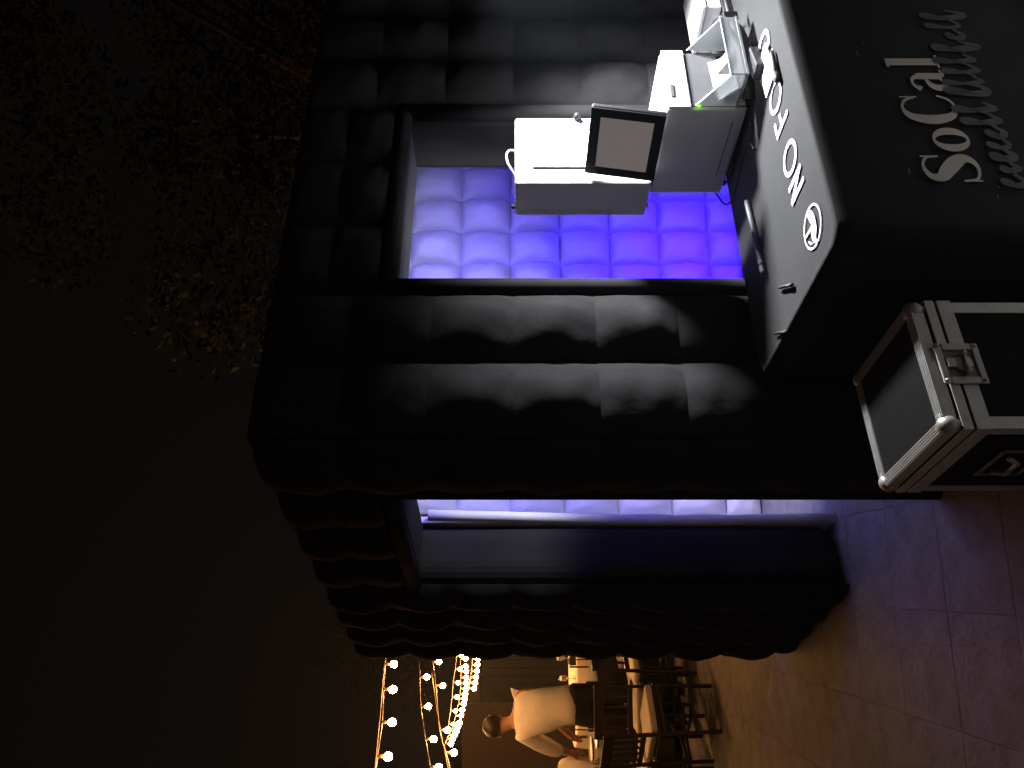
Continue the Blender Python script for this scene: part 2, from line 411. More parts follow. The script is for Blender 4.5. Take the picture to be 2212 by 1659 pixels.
# top: NO FOMO and the round emblem
t = .15
def LN(): return [bar(t/2, 0, t/2, 1, t), bar(.62-t/2, 0, .62-t/2, 1, t), bar(t*.45, 1, .62-t*.45, 0, t)]
def LO(): return [ring2(.5, .5, .5, .52, .14, .13)]
def LF(): return [bar(t/2, 0, t/2, 1, t), bar(t, .93, .56, .93, .14), bar(t, .5, .5, .5, .13)]
def LM(): return [bar(t/2, 0, t/2, 1, t), bar(.8-t/2, 0, .8-t/2, 1, t), bar(t*.5, 1, .4, .25, t*.9), bar(.8-t*.5, 1, .4, .25, t*.9)]
a0 = .285
for ch, fn, wd in (('letter', LN, .62), ('letter', LO, 1.0), ('gap', None, .36), ('letter', LF, .56), ('letter', LO, 1.0), ('letter', LM, .8), ('letter', LO, 1.0)):
    if fn: lay(ch, fn(), 'print_white', (a0, .105, TZ), .105, .105, 'top', cloth, .0015)
    a0 += (wd + .17) * .105
em = [ring2(0, 0, 1, 1, .11, .11), bar(.02, .0, .10, .93, .16),
      stroke([(-.93, -.12, .04), (-.6, .02, .42), (-.2, -.1, .62), (.15, -.28, .34), (.3, -.34, .05)]),
      stroke([(.05, -.2, .3), (.45, -.05, .34), (.82, .14, .14)]), stroke([(.1, -.42, .1), (.5, -.3, .12), (.83, -.1, .08)]),
      stroke([(-.72, .25, .02), (-.55, .45, .12), (-.3, .62, .05)])]
lay('emblem', em, 'print_white', (.135, .122, TZ), .062, .062, 'top', cloth, .0015)
# front: the bold serif name and a faint line of brush script
def sS(): return [stroke([(.60, .70, .05), (.57, .88, .05), (.38, .975, .055), (.16, .90, .12), (.12, .72, .2), (.30, .55, .27), (.47, .38, .27), (.55, .22, .2), (.47, .07, .11), (.28, .02, .055), (.08, .1, .05), (.03, .32, .05)]), bar(.60, .66, .60, .98, .035), bar(.03, .03, .03, .35, .035)]
def so(): return [ring2(.28, .31, .29, .33, .17, .05)]
def sC(): return [stroke([(.68, .72, .05), (.6, .9, .06), (.42, .985, .05), (.2, .87, .16), (.11, .5, .23), (.2, .14, .16), (.42, .015, .05), (.62, .09, .05), (.72, .28, .035)]), bar(.69, .66, .69, .98, .035)]
def sa_(): return [bar(.42, .05, .42, .5, .17), stroke([(.42, .48, .16), (.34, .62, .07), (.18, .62, .06), (.08, .50, .14)]), stroke([(.36, .37, .04), (.18, .30, .12), (.10, .15, .17), (.2, .02, .1), (.36, .10, .04)]), stroke([(.42, .08, .14), (.5, .01, .08), (.58, .06, .03)])]
def sl(): return [bar(.15, 0, .15, 1.02, .19), bar(-.02, .02, .33, .02, .04), bar(.0, .99, .15, .99, .05)]
a0 = .165
for fn, wd in ((sS, .62), (so, .56), (sC, .72), (sa_, .56), (sl, .3)):
    lay('letter', fn(), 'print_cream', (a0, -.0105, .352), .150, .146, 'front', cloth, .002)
    a0 += (wd + .105) * .150
rs = random.Random(3); a = 0.0; scr = []
for wlen in (3.4, 4.4):
    x = a
    while x < a + wlen:
        hgt = rs.choice((.55, .7, 1.25, 1.4)); wv = rs.uniform(.16, .34); k = rs.uniform(-.08, .1)
        scr.append(stroke([(x - .1, .12, .05), (x + .14, hgt*.6, wv*.6), (x + .22, hgt, wv), (x + .06, hgt*.9, wv*.5), (x + .08 + k, .12, wv), (x + .24, -.02 - .4*(rs.random() < .25), wv*.8), (x + .5, .3, .06)]))
        x += rs.uniform(.42, .7)
    a += wlen + .9
for k, sh in enumerate(scr):
    lay('script_stroke', [sh], 'print_grey', (.15, -.0135 - .0003*(k % 2), .255), .078, .072, 'front', cloth, .002)
st = []
for (x, y, q) in ((.10, 1.25, .1), (.55, .92, .08), (.92, 1.5, .11), (1.0, 1.32, .07), (-.06, -.12, .07), (.0, -.20, .06), (.42, -.22, .07), (.78, -.15, .08)):
    st.append(ring2(x, y, q*.2, q*.2, q*.19, q*.19, 10))
for sh in st: lay('printed_dot', [sh], 'print_grey', (.15, -.0105, .352), .55, .146, 'front', cloth, .002)

# ================================================================= THINGS ON THE TABLE
BX, BY, BZ = .82, .335, TZ + .004
pr = empty('photo_printer', tw(BX, BY, BZ), TH, 'white photo printer with a clear print tray standing on the black table cloth', 'printer')
PW, PD, PH = .285, .40, .283
MB().box(0, PW, 0, PD, .012, PH).build('shell', 'white_shell', pr, bevel=.012)
MB().box(.012, PW - .012, -.006, .002, .02, PH - .085).build('front_door', 'mid_plastic', pr, bevel=.003)
MB().box(.0, PW, -.010, .001, PH - .082, PH - .004).build('front_fascia', 'white_shell', pr, bevel=.004)
MB().box(.03, PW - .03, -.008, -.0055, .075, .09).build('paper_slot', 'dark_plastic', pr)
MB().box(.004, .009, -.0125, -.0095, PH - .112, PH - .10).build('status_light', 'led_green', pr, bevel=.001)
for x in (.03, PW - .03):
    for y in (.03, PD - .03): MB().lathe([(.012, 0), (.012, .013)], 10, (x, y, 0)).build('foot', 'rubber', pr)
tr = MB().box(.006, PW - .002, -.135, -.011, .052, .056).build('tray_floor', 'acrylic', pr)
for (x0, x1) in ((.004, .009), (PW - .005, PW)):
    MB().add([(x, y, z) for x in (x0, x1) for (y, z) in ((-.135, .05), (-.011, .05), (-.011, .19), (-.135, .10))], [(0,1,2,3), (7,6,5,4), (0,4,5,1), (1,5,6,2), (2,6,7,3), (3,7,4,0)]).build('tray_side', 'frost', pr)
MB().box(.006, PW - .002, -.1395, -.1345, .052, .10).build('tray_front', 'frost', pr)
for (x0, x1) in ((.0025, .0105), (PW - .0065, PW + .0015)):
    MB().box(x0, x1, -.14, -.012, .046, .0515).build('tray_edge', 'frost', pr)
MB().box(.003, PW + .001, -.1405, -.1345, .1005, .103).build('tray_edge', 'frost', pr)
MB().box(.003, PW + .001, -.1415, -.1335, .044, .0515).build('tray_edge', 'frost', pr)
for k, (x, y, tilt, m_) in enumerate(((.06, -.075, 8, 'photo'), (.13, -.06, -14, 'paper'), (.185, -.085, 20, 'photo'))):
    q_ = MB().box(-.05, .05, -.0006, .0006, 0, .075).build('photo_print', m_, pr); q_.location = (x, y, .059); q_.rotation_euler = (R(-35 - tilt), R(tilt*.5), R(tilt))
for k, (x0, y0) in enumerate(((.06, PD), (.16, PD))):
    MB().tube(catmull([(x0, y0 - .005, .06), (x0 - .02, y0 + .02, .03), (x0 - .10, y0 + .01, -.0), (x0 - .16, y0 - .10, .003), (x0 - .12, y0 - .30 - .05*k, .003), (x0 - .2, y0 - .36, .003)], 6), .0035, 6).build('cable', 'rubber', pr, True)
MB().box(.05, .11, -.0125, -.0095, PH - .03, PH - .018).build('button', 'mid_plastic', pr, bevel=.001)
MB().box(-.0012, .001, .05, .30, .05, .053).build('panel_gap', 'mid_plastic', pr)

uc = empty('camera_cabinet', tw(BX - .055, BY + .285, BZ + PH + .002), TH, 'tall white cabinet with a recessed front panel on top of the photo printer', 'cabinet')
UW, UD, UH = .335, .175, .50
MB().box(0, UW, 0, UD, .008, UH).build('shell', 'white_shell', uc, bevel=.010)
for x in (.03, UW - .03):
    for y in (.03, UD - .03): MB().lathe([(.010, 0), (.010, .01)], 10, (x, y, 0)).build('foot', 'rubber', uc)
fr = MB()
gx0, gx1, gz0, gz1 = .085, UW - .07, .07, UH - .075
for (x0, x1, z0, z1) in ((gx0 - .012, gx0, gz0, gz1), (gx1, gx1 + .012, gz0, gz1), (gx0 - .012, gx1 + .012, gz1, gz1 + .012), (gx0 - .012, gx1 + .012, gz0 - .012, gz0)):
    fr.box(x0, x1, -.0075, .001, z0, z1)
fr.build('panel_frame', 'white_shell', uc, bevel=.002)
MB().box(gx0, gx1, -.002, .0005, gz0, gz1).build('recessed_panel', 'white_shell', uc)
MB().box(gx0 - .0005, gx0 + .006, -.0035, .0, gz0, gz1).box(gx0, gx1, -.0035, 0, gz1 - .006, gz1 + .0005).build('panel_groove', 'dark_plastic', uc)
MB().lathe([(.013, 0), (.015, .006), (.012, .02), (.006, .024)], 14).build('latch_knob', 'dark_plastic', uc, True).matrix_basis = Matrix.Translation((UW - .008, -.001, UH - .235)) @ Matrix.Rotation(R(90), 4, 'X')
vg = MB()
for k in range(58):
    for q in range(3):
        if k > 40 and (k + q) % 2: continue
        vg.box(-.0022, .001, UD - .016 - q*.008, UD - .0105 - q*.008, UH - .022 - k*.0062, UH - .018 - k*.0062)
tag(vg.build('vent_grille', 'vent_glow_mark_white', uc), kind='stuff')  # studs coloured pale for the light showing through the vent holes
lg = MB()
for k, hh in enumerate((.010, .007, .007, .009, .006, .007, .006)):
    lg.quadbar((-.0016, .008, UH - .13 - k*.009), (-.0016, .008 + hh, UH - .134 - k*.009), .003, .001, (1, 0, 0))
lg.build('maker_mark', 'vent_glow_mark_white', uc)
MB().lathe([(.008, 0), (.008, .012), (.005, .016)], 10, (.02, UD - .03, UH - .001)).build('antenna_knob', 'dark_plastic', uc, True)
cb = [(.25, .09, UH - .005), (.245, .08, UH + .02), (.21, .07, UH + .032), (.17, .075, UH + .026), (.135, .09, UH + .004), (.12, .10, UH - .004)]
MB().tube(catmull(cb, 4), .0045, 8).build('cable_loop', 'white_shell', uc, True)

# flash panel on the cabinet's back, facing into the booth
MB().box(.03, UW - .03, UD + .0005, UD + .012, .12, UH - .05).build('flash_panel', 'lamp_panel', uc, bevel=.003)
area('flash_light', uc, (UW/2, UD + .02, .31), (UW/2 - .12, UD + 1.02, .31 + .85), .25, .28, 16, (.95, .97, 1)).data.spread = R(112)

# small tilted monitor leaning against the cabinet
mo = empty('small_monitor', (0, 0, 0), 0, 'small black framed monitor tilted back on top of the photo printer', 'monitor')
nb = pix(1440, 249.5, 2.60); fb = pix(1412, 390, 2.835); ntp = pix(1277, 229, 2.62); ftp = pix(1265, 368, 2.855)
mo.location = (nb + fb) / 2
ex = (nb - fb); MWd = ex.length; ex.normalize(); ez = ((ntp - nb) + (ftp - fb)) / 2; MHt = ez.length
ez = (ez - ex*ez.dot(ex)).normalized(); ey = ez.cross(ex)
mo.rotation_euler = Matrix((ex, ey, ez)).transposed().to_euler()
MB().box(-MWd/2, MWd/2, 0, .022, 0, MHt).build('back_shell', 'dark_plastic', mo, bevel=.006)
bz = MB(); f = .034
bz.box(-MWd/2, -MWd/2 + f, -.006, -.0005, 0, MHt).box(MWd/2 - f, MWd/2, -.006, -.0005, 0, MHt).box(-MWd/2 + f, MWd/2 - f, -.006, -.0005, 0, f).box(-MWd/2 + f, MWd/2 - f, -.006, -.0005, MHt - f, MHt)
bz.build('bezel', 'dark_plastic', mo, bevel=.002)
MB().box(-MWd/2 + f, MWd/2 - f, -.0025, -.0003, f, MHt - f).build('screen', 'screen', mo)
MB().box(-.03, .03, .022, .05, .05, .14).box(-.05, .07, .05, .058, .02, .10).build('stand_bracket', 'dark_plastic', mo, bevel=.004)

# white cards, pens, tubes, straps on the cloth
def flat_thing(name, label, cat, a, b, rz, group=None):
    return empty(name, tw(a, b, TZ + .002), TH + rz, label, cat, group)
pc = flat_thing('photo_stack', 'small stack of glossy photo prints beside the printer tray', 'photo prints', .80, .165, R(8))
for k in range(4):
    MB().box(-.075, .075, -.045, .045, k*.0022, k*.0022 + .0018).build('print', 'photo' if k == 3 else 'paper', pc, loc=(random.uniform(-.006, .006), random.uniform(-.006, .006), 0)).rotation_euler[2] = random.uniform(-.12, .12)
def pen(a, b, rz, L, r, label, m='rubber', lift=0):
    e = flat_thing('pen', label, 'pen', a, b, rz, 'pens on the table cloth')
    MB().tube([(-L/2, 0, r), (L/2 - .02, 0, r), (L/2, 0, r)], [r, r, r*.3], 10).build('barrel', m, e, True)
    MB().tube([(-L/2 - .001, 0, r), (-L/2 + .035, 0, r)], r*1.15, 10).build('cap', m, e, True)
    MB().box(-L/2, -L/2 + .032, -r*.25, r*.25, r*2.1, r*2.4).build('clip', 'steel', e)
pen(.745, .10, R(-2), .135, .0075, 'thick black marker lying beside the photo prints')
pen(.115, .36, R(58), .12, .005, 'black pen lying by the left edge of the table cloth')
pen(.02, .46, R(60), .12, .005, 'black pen lying near the back left corner of the table')
bt = flat_thing('sleeve_tube', 'clear plastic sleeve roll lying along the back of the table', 'plastic roll', .42, .50, R(4))
MB().lathe([(.008, -.16), (.009, -.155), (.009, .155), (.008, .16)], 14).build('roll', 'mid_plastic', bt, True).matrix_basis = Matrix.Translation((0, 0, .010)) @ Matrix.Rotation(R(90), 4, 'Y')
MB().lathe([(.0095, -.01), (.0095, .01)], 14).build('tape_band', 'print_grey', bt, True).matrix_basis = Matrix.Translation((-.12, 0, .0102)) @ Matrix.Rotation(R(90), 4, 'Y')
# black strap looping round the foot of the printer
sp = flat_thing('carry_strap', 'black fabric strap looped beside the foot of the printer', 'strap', 1.12, .30, 0)
path = [(-.30, -.01, .012), (-.22, -.075, .028), (-.10, -.10, .035), (.0, -.085, .045), (.07, -.03, .06), (.10, .05, .05), (.085, .12, .03)]
pt = catmull(path, 6); sv_ = MB(); vv = []; ff = []
for i, p0 in enumerate(pt):
    tw_ = .5 * math.sin(i * .25); vv += [(p0[0], p0[1] - .02*math.sin(tw_), p0[2] - .024*math.cos(tw_) + .014), (p0[0], p0[1] + .02*math.sin(tw_), p0[2] + .024*math.cos(tw_) + .014),
                                       (p0[0] + .004, p0[1] + .003 + .02*math.sin(tw_), p0[2] + .024*math.cos(tw_) + .014), (p0[0] + .004, p0[1] + .003 - .02*math.sin(tw_), p0[2] - .024*math.cos(tw_) + .014)]
for i in range(len(pt) - 1):
    for q in range(4): ff.append((4*i+q, 4*i+(q+1) % 4, 4*i+4+(q+1) % 4, 4*i+4+q))
sv_.add(vv, ff).build('webbing', 'rubber', sp, True)
MB().box(-.02, .02, -.006, .006, 0, .05).build('buckle', 'dark_plastic', sp, bevel=.004, loc=(.03, -.075, .03))
pb = flat_thing('power_brick', 'black power brick with its cord in front of the printer', 'power adapter', .88, .20, R(12))
MB().box(-.06, .06, -.028, .028, 0, .032).build('brick', 'dark_plastic', pb, bevel=.006)
MB().tube(catmull([(.06, 0, .016), (.12, -.01, .012), (.16, .04, .006), (.12, .09, .006), (.05, .07, .006)], 5), .0035, 8).build('cord', 'rubber', pb, True)
# white box and the black rod at the right end
wb = flat_thing('white_card_box', 'bright white card box at the right end of the table', 'box', 1.62, .52, R(3))
MB().box(-.16, .16, -.10, .10, 0, .055).build('tray', 'paper', wb, bevel=.004)
MB().box(-.162, .162, -.102, .102, .0565, .075).build('lid', 'paper', wb, bevel=.004)
rd = flat_thing('selfie_stick', 'black twin rod lying across the right end of the table', 'rod', 1.38, .34, R(4))
MB().tube([(-.20, 0, .012), (.30, -.01, .012)], .009, 10).build('rod', 'rubber', rd, True)
MB().tube([(-.20, .03, .012), (.30, .02, .012)], .006, 10).build('rod', 'rubber', rd, True)
MB().box(-.235, -.195, -.012, .036, .002, .024).build('end_clip', 'blue_tape', rd, bevel=.003)
MB().tube([(-.10, -.09, .004), (-.36, -.30, .004)], .002, 6).build('cord', 'rubber', rd)

# work lamp on a stand past the right end of the table
LP = Vector((1.55, 2.78, 1.66))
lm = empty('work_lamp', (LP.x + .45, LP.y + .0, 0), 0, 'white led work lamp on a stand at the right end of the table', 'lamp')
MB().tube([(0, 0, .25), (0, 0, LP.z + .02)], .014, 10).build('pole', 'dark_plastic', lm, True)
for k in range(3):
    a = R(120*k + 20); MB().tube([(0, 0, .5), (.38*math.cos(a), .38*math.sin(a), .012)], .011, 8).build('leg', 'dark_plastic', lm, True)
MB().tube([(0, 0, LP.z), (-.40, 0, LP.z + .06)], .011, 8).build('arm', 'dark_plastic', lm, True)
MB().lathe([(.02, .11), (.05, .10), (.085, .04), (.09, .02), (.086, .02), (.08, .04), (.045, .09), (.0005, .092)], 20, (-.45, 0, LP.z)).build('lamp_shade', 'dark_plastic', lm, True)
MB().ball((-.45, 0, LP.z + .055), .03, 12, 8).build('lamp_bulb', 'lamp_white', lm, True)
ld = bpy.data.lights.new('lamp_light', 'SPOT'); ld.energy = 400; ld.color = (.95, .97, 1); ld.shadow_soft_size = .09; ld.spot_size = R(116); ld.spot_blend = .95
lo = bpy.data.objects.new('lamp_light', ld); COL.objects.link(lo); lo.parent = lm; lo.location = (-.45, 0, LP.z - .01)
lo.rotation_euler = Vector((-.78, -.04, -.72)).to_track_quat('-Z', 'Y').to_euler()

# ================================================================= FLIGHT CASE
CA = R(30.2)
fc = empty('flight_case', (-.099, 1.777, 0), CA, 'black flight case with aluminium edges and a butterfly latch beside the table', 'flight case')
CX, CY, CH = .345, .36, .58
SEAM = CH - .062
MB().box(.004, CX-.004, .004, CY-.004, .03, SEAM - .002).build('body', 'laminate', fc)
MB().box(.004, CX-.004, .004, CY-.004, SEAM + .002, CH - .004).build('lid', 'laminate', fc)
def ext(name, a, b, wd=.030): return None
EW = .030
for (y0, y1) in ((0, EW), (CY-EW, CY)):     # top edge extrusions: an angle with ribs
    for _ in (0,):
        g = MB(); yo = y0 if y0 == 0 else CY
        sgn = 1 if y0 == 0 else -1
        g.box(EW, CX-EW, min(yo, yo+sgn*EW), max(yo, yo+sgn*EW), CH - .004, CH)
        g.box(EW, CX-EW, min(yo, yo+sgn*.004), max(yo, yo+sgn*.004), CH - EW, CH - .004)
        for q in range(4): g.box(EW, CX-EW, min(yo+sgn*(.004+.007*q), yo+sgn*(.007+.007*q)), max(yo+sgn*(.004+.007*q), yo+sgn*(.007+.007*q)), CH, CH + .0018)
        g.build('edge_extrusion', 'alu', fc)
for xo, sgn in ((0, 1), (CX, -1)):
    g = MB()
    g.box(min(xo, xo+sgn*EW), max(xo, xo+sgn*EW), EW, CY-EW, CH - .004, CH)
    g.box(min(xo, xo+sgn*.004), max(xo, xo+sgn*.004), EW, CY-EW, CH - EW, CH - .004)
    for q in range(4): g.box(min(xo+sgn*(.004+.007*q), xo+sgn*(.007+.007*q)), max(xo+sgn*(.004+.007*q), xo+sgn*(.007+.007*q)), EW, CY-EW, CH, CH + .0018)
    g.build('edge_extrusion', 'alu', fc)
for xo, sx in ((0, 1), (CX, -1)):           # upright corner extrusions
    for yo, sy in ((0, 1), (CY, -1)):
        g = MB()
        g.box(min(xo, xo+sx*EW), max(xo, xo+sx*EW), min(yo, yo+sy*.003), max(yo, yo+sy*.003), .03, SEAM - .03)
        g.box(min(xo, xo+sx*.003), max(xo, xo+sx*.003), min(yo+sy*.003, yo+sy*EW), max(yo+sy*.003, yo+sy*EW), .03, SEAM - .03)
        g.build('corner_extrusion', 'alu', fc)
def band(z0, z1, name):
    g = MB(); o = .004
    g.box(-o, CX+o, -o, 0, z0, z1).box(-o, CX+o, CY, CY+o, z0, z1).box(-o, 0, 0, CY, z0, z1).box(CX, CX+o, 0, CY, z0, z1)
    return g.build(name, 'alu', fc, bevel=.0015)
band(SEAM + .002, SEAM + .026, 'lid_band'); band(SEAM - .040, SEAM - .004, 'body_band'); band(.03, .06, 'base_band')
for xo in (0, CX):
    for yo in (0, CY):
        for zz in (CH, .03):
            g = MB(); sx = 1 if xo == 0 else -1; sy = 1 if yo == 0 else -1; sz = -1 if zz == CH else 1
            g.ball((xo + sx*.016, yo + sy*.016, zz + sz*.014), .024, 12, 8)
            for d_ in ((1, 0, 0), (0, 1, 0), (0, 0, 1)):
                q = (xo + sx*(.016 + .020*d_[0]), yo + sy*(.016 + .020*d_[1]), zz + sz*(.014 + .018*d_[2]))
                g.ball(q, .017, 10, 6)
            g.build('ball_corner', 'steel', fc, True)
# butterfly latch in a dished plate
lt = empty('butterfly_latch', (CX*.48, -.0045, SEAM - .012), 0); lt.parent = fc
pl = MB(); 
for (x0, x1, z0, z1) in ((-.055, .055, .035, .052), (-.055, .055, -.052, -.035), (-.055, -.036, -.035, .035), (.036, .055, -.035, .035)): pl.box(x0, x1, -.006, 0, z0, z1)
pl.build('latch_plate', 'steel', lt, bevel=.003)
MB().box(-.036, .036, -.001, .0, -.035, .035).build('latch_dish', 'mid_plastic', lt)
MB().lathe([(.022, 0), (.023, .004), (.02, .008), (.006, .009)], 18).build('turn_disc', 'steel', lt, True).matrix_basis = Matrix.Translation((0, -.001, -.006)) @ Matrix.Rotation(R(90), 4, 'X')
MB().box(-.028, .028, -.016, -.009, -.0115, -.0035).ball((-.024, -.012, -.0075), .009, 10, 6).ball((.024, -.012, -.0075), .009, 10, 6).build('wing_handle', 'steel', lt, True)
MB().box(-.012, .012, -.010, -.001, .012, .032).build('hook', 'steel', lt, bevel=.002)
for sx in (-.046, .046):
    for sz in (-.044, .044): MB().ball((sx, -.006, sz), .0045, 8, 6).build('rivet', 'alu', lt, True)
# recessed handle on the left side
hd = MB(); 
for (y0, y1, z0, z1) in ((.11, .25, .385, .395), (.11, .25, .285, .295), (.11, .12, .295, .385), (.24, .25, .295, .385)): hd.box(-.006, .0, y0, y1, z0, z1)
hdo = hd.build('recessed_handle', 'mid_plastic', fc, bevel=.002)
MB().tube([(-.008, .14, .37), (-.018, .15, .345), (-.018, .21, .345), (-.008, .22, .37)], .006, 8).build('grip', 'steel', hdo, True)
for k in range(4):
    MB().ball((.05 if k % 2 else CX-.05, .05 if k < 2 else CY - .05, .014), .014, 10, 8).build('foot', 'rubber', fc, True)

# ================================================================= STRING LIGHTS
sock = MB().lathe([(.012, .03), (.014, .034), (.014, .075), (.006, .09)], 8)
globe = MB().lathe([(.002, -.034), (.018, -.030), (.031, -.012), (.033, .004), (.026, .02), (.013, .032)], 12)
g0 = globe.build('bulb', 'bulb', None, True); s0 = sock.build('socket', 'cable', None, True)
gme, sme = g0.data, s0.data; bpy.data.objects.remove(g0); bpy.data.objects.remove(s0)
def strand(pts, label, sag_ext=(1, 1), s=1.0, cable=True, extra=(), back=False):
    e = empty('string_lights', pts[len(pts)//2], 0, label, 'string lights', 'warm festoon lights strung over the dining tables')
    L = e.location.copy()
    a, b = Vector(pts[0]), Vector(pts[-1])
    up = Vector((0, 0, .085 * s))
    cp = [a + (a - Vector(pts[1])) * sag_ext[0] + up] + [Vector(p) + up for p in pts] + [b + (b - Vector(pts[-2])) * sag_ext[1] + up]
    MB().tube([tuple(Vector(p) - L) for p in catmull([tuple(q) for q in cp], 4)], .006 * s, 6).build('cable', 'cable', e, True)
    for x in extra:
        MB().tube([tuple(Vector(q) - L) for q in x], .004 * s, 6).build('support_wire', 'cable', e, True)
    for p in pts:
        o = bpy.data.objects.new('bulb', gme); COL.objects.link(o); o.parent = e; o.location = Vector(p) - L; o.scale = (s, s, s)
        q = bpy.data.objects.new('socket', sme); COL.objects.link(q); q.parent = o
    if back:
        for ch_ in e.children:
            if ch_.name.startswith('bulb'): ch_.material_slots[0].link = 'OBJECT'; ch_.material_slots[0].material = M['bulb_back']
    return e
A = [(851, 1434.5, 7.6), (849, 1489, 7.2), (847, 1560, 6.8), (838, 1634, 6.4), (829, 1722, 6.0), (815, 1830, 5.6)]
strand([pix(*p) for p in A], 'highest string of warm bulbs, nearest of all the festoon strings', extra=([pix(831, 1425, 7.7), pix(822, 1540, 7.0), pix(810, 1660, 6.4), pix(795, 1800, 5.8)],))
B = [(922, 1462.5, 9.6), (925.5, 1526, 9.0), (936.6, 1596.5, 8.4), (948, 1657, 7.9), (958, 1740, 7.5)]
strand([pix(*p) for p in B], 'second string of warm bulbs, just below the highest one', sag_ext=(.55, 1))
C = [(948.5, 1429.6, 10.4), (956.5, 1481, 9.8), (966.4, 1577, 9.0), (980.8, 1625.5, 8.4)]
strand([pix(*p) for p in C], 'third string of warm bulbs sloping down to the left', extra=([pix(928, 1415, 10), pix(944, 1534, 9.2), pix(968, 1659, 8.4)],))
D = [(943.6, 1534.5, 9.2), (960, 1618, 8.8)]
E_ = [(957,258),(960,318),(960,383),(965,428),(963,480),(963,530),(962,578),(957,625),(952,665),(945,708),(930,762),(920,812),(907,875),(895,908),(882,945),(867,980),(845,1018),(833,1058)]
strand([pix(768 + .248*x, 1344 + .248*y, 11.6 - i*.10) for i, (x, y) in enumerate(E_)], 'long dense string of closely spaced warm bulbs', sag_ext=(.5, .5), s=.9)
F = [(922,292),(910,408),(893,527),(885,652),(872,772),(857,888)]
strand([pix(768 + .248*x, 1344 + .248*y, 12.2 - i*.3) for i, (x, y) in enumerate(F)], 'faint string of small far bulbs beside the dense string', sag_ext=(.3, .6), s=.85)
G = [(1077,270),(1066,318),(1062,370),(1057,424),(1050,478),(1042,527),(1033,577)]
strand([pix(768 + .248*x, 1344 + .248*y, 12.0 - i*.1) for i, (x, y) in enumerate(G)], 'lowest string of small far warm bulbs', sag_ext=(.5, .4), s=.95)
# unseen string added behind the viewer to light the table front
strand([Vector((-2.6 + 1.05*k, -1.6 - .15*k, 3.1 - .05*(k % 3))) for k in range(7)], 'added unseen festoon string behind the viewer, lighting the table front', back=True)

# ================================================================= DINING AREA
def make_chair():
    e = empty('garden_chair', (0, 0, 0), 0, 'x', 'chair', 'dark wooden chairs with cream cushions')
    for x in (-.2, .2):
        MB().quadbar((x, -.19, 0), (x, -.235, .88), .024, .022, (1, 0, 0)).build('back_post', 'wood', e, bevel=.003)
        MB().quadbar((x, .19, 0), (x, .19, .44), .024, .024, (1, 0, 0)).build('front_leg', 'wood', e, bevel=.003)
        MB().quadbar((x, -.20, .18), (x, .19, .18), .022, .022).build('stretcher', 'wood', e)
        MB().quadbar((x, -.21, .42), (x, .2, .43), .03, .03).build('seat_rail', 'wood', e)
    MB().box(-.185, .185, .178, .2, .41, .445).build('front_rail', 'wood', e)
    MB().box(-.185, .185, -.012, .012, .17, .19).build('cross_stretcher', 'wood', e)
    MB().box(-.21, .21, -.21, .215, .447, .462).build('seat_board', 'wood', e, bevel=.004)
    MB().box(-.2, .2, -.19, .21, .464, .52).build('cushion', 'cushion', e, bevel=.02)
    MB().box(-.185, .185, -.252, -.226, .80, .88).build('top_rail', 'wood', e, bevel=.006)
    MB().box(-.185, .185, -.232, -.208, .56, .60).build('lower_rail', 'wood', e, bevel=.003)
    for k in range(4):
        x = -.12 + .08*k; MB().quadbar((x, -.221, .60), (x, -.238, .81), .02, .012, (1, 0, 0)).build('back_slat', 'wood', e)
    return e
ch0 = make_chair()
spots = [(-2.72, 6.75, R(8), 'dark wooden chair with cream cushion standing in front of the person in the cream shirt'),
         (-3.10, 6.35, R(-14), 'dark slatted chair with cream cushion at the very bottom left, nearest the dining table'),
         (-2.58, 7.75, R(68), 'dark wooden chair turned sideways beside the black inflatable booth'),
         (-3.95, 9.2, R(185), 'dark wooden chair across the table, behind the seated person'),
         (-2.62, 6.15, R(-35), 'dark wooden chair nearest the booth, set apart at an angle on the open patio'),
         (-3.45, 6.75, R(18), 'dark wooden chair at the left edge beside the seated person'),
         (-3.2, 9.6, R(20), 'dark wooden chair in front of the far cream table'),
         (-3.0, 7.35, R(28), 'dark wooden chair tucked at the dark table beside the standing person'),
         (-2.5, 6.95, R(62), 'dark wooden chair turned sideways, next to the inflatable booth wall'),
         (-4.7, 10.0, R(-60), 'dark wooden chair left of the far cream table'),
         (-2.95, 8.75, R(150), 'dark wooden chair behind the standing person, facing the viewer')]
for i, (x, y, a, lb) in enumerate(spots):
    o = ch0 if i == 0 else copy_tree(ch0)
    o.location = (x, y, 0); o.rotation_euler = (0, 0, a); o['label'] = lb

def round_table(x, y, r, m, label, clabel):
    e = empty('dining_table', (x, y, 0), 0, label, 'table', 'round dining tables')
    MB().lathe([(r, .70), (r, .735)], 40).build('table_top', 'wood', e)
    MB().lathe([(.22, 0), (.2, .03), (.05, .06), (.05, .70)], 16).build('pedestal', 'wood', e, True)
    mb = MB(); n = 72; rings = []
    for (rr, z, am) in ((.05, .742, 0), (r*.6, .742, 0), (r, .741, 0), (r + .012, .728, 0), (r + .02, .6, .012), (r + .03, .4, .03), (r + .035, .1, .045)):
        rings.append([((rr + am*math.sin(9*2*math.pi*j/n + .6*math.sin(3*6.28*j/n)))*math.cos(2*math.pi*j/n), (rr + am*math.sin(9*2*math.pi*j/n + .6*math.sin(3*6.28*j/n)))*math.sin(2*math.pi*j/n), z) for j in range(n)])
    vs = [v for g in rings for v in g]; fs = [tuple(range(n))]
    for i in range(len(rings)-1):
        for j in range(n): fs.append((i*n+j, (i+1)*n+j, (i+1)*n+(j+1) % n, i*n+(j+1) % n))
    c = mb.add(vs, fs).build('table_cloth', m, None, True); c.location = (x, y, 0.001)
    tag(c, clabel, 'table cloth')
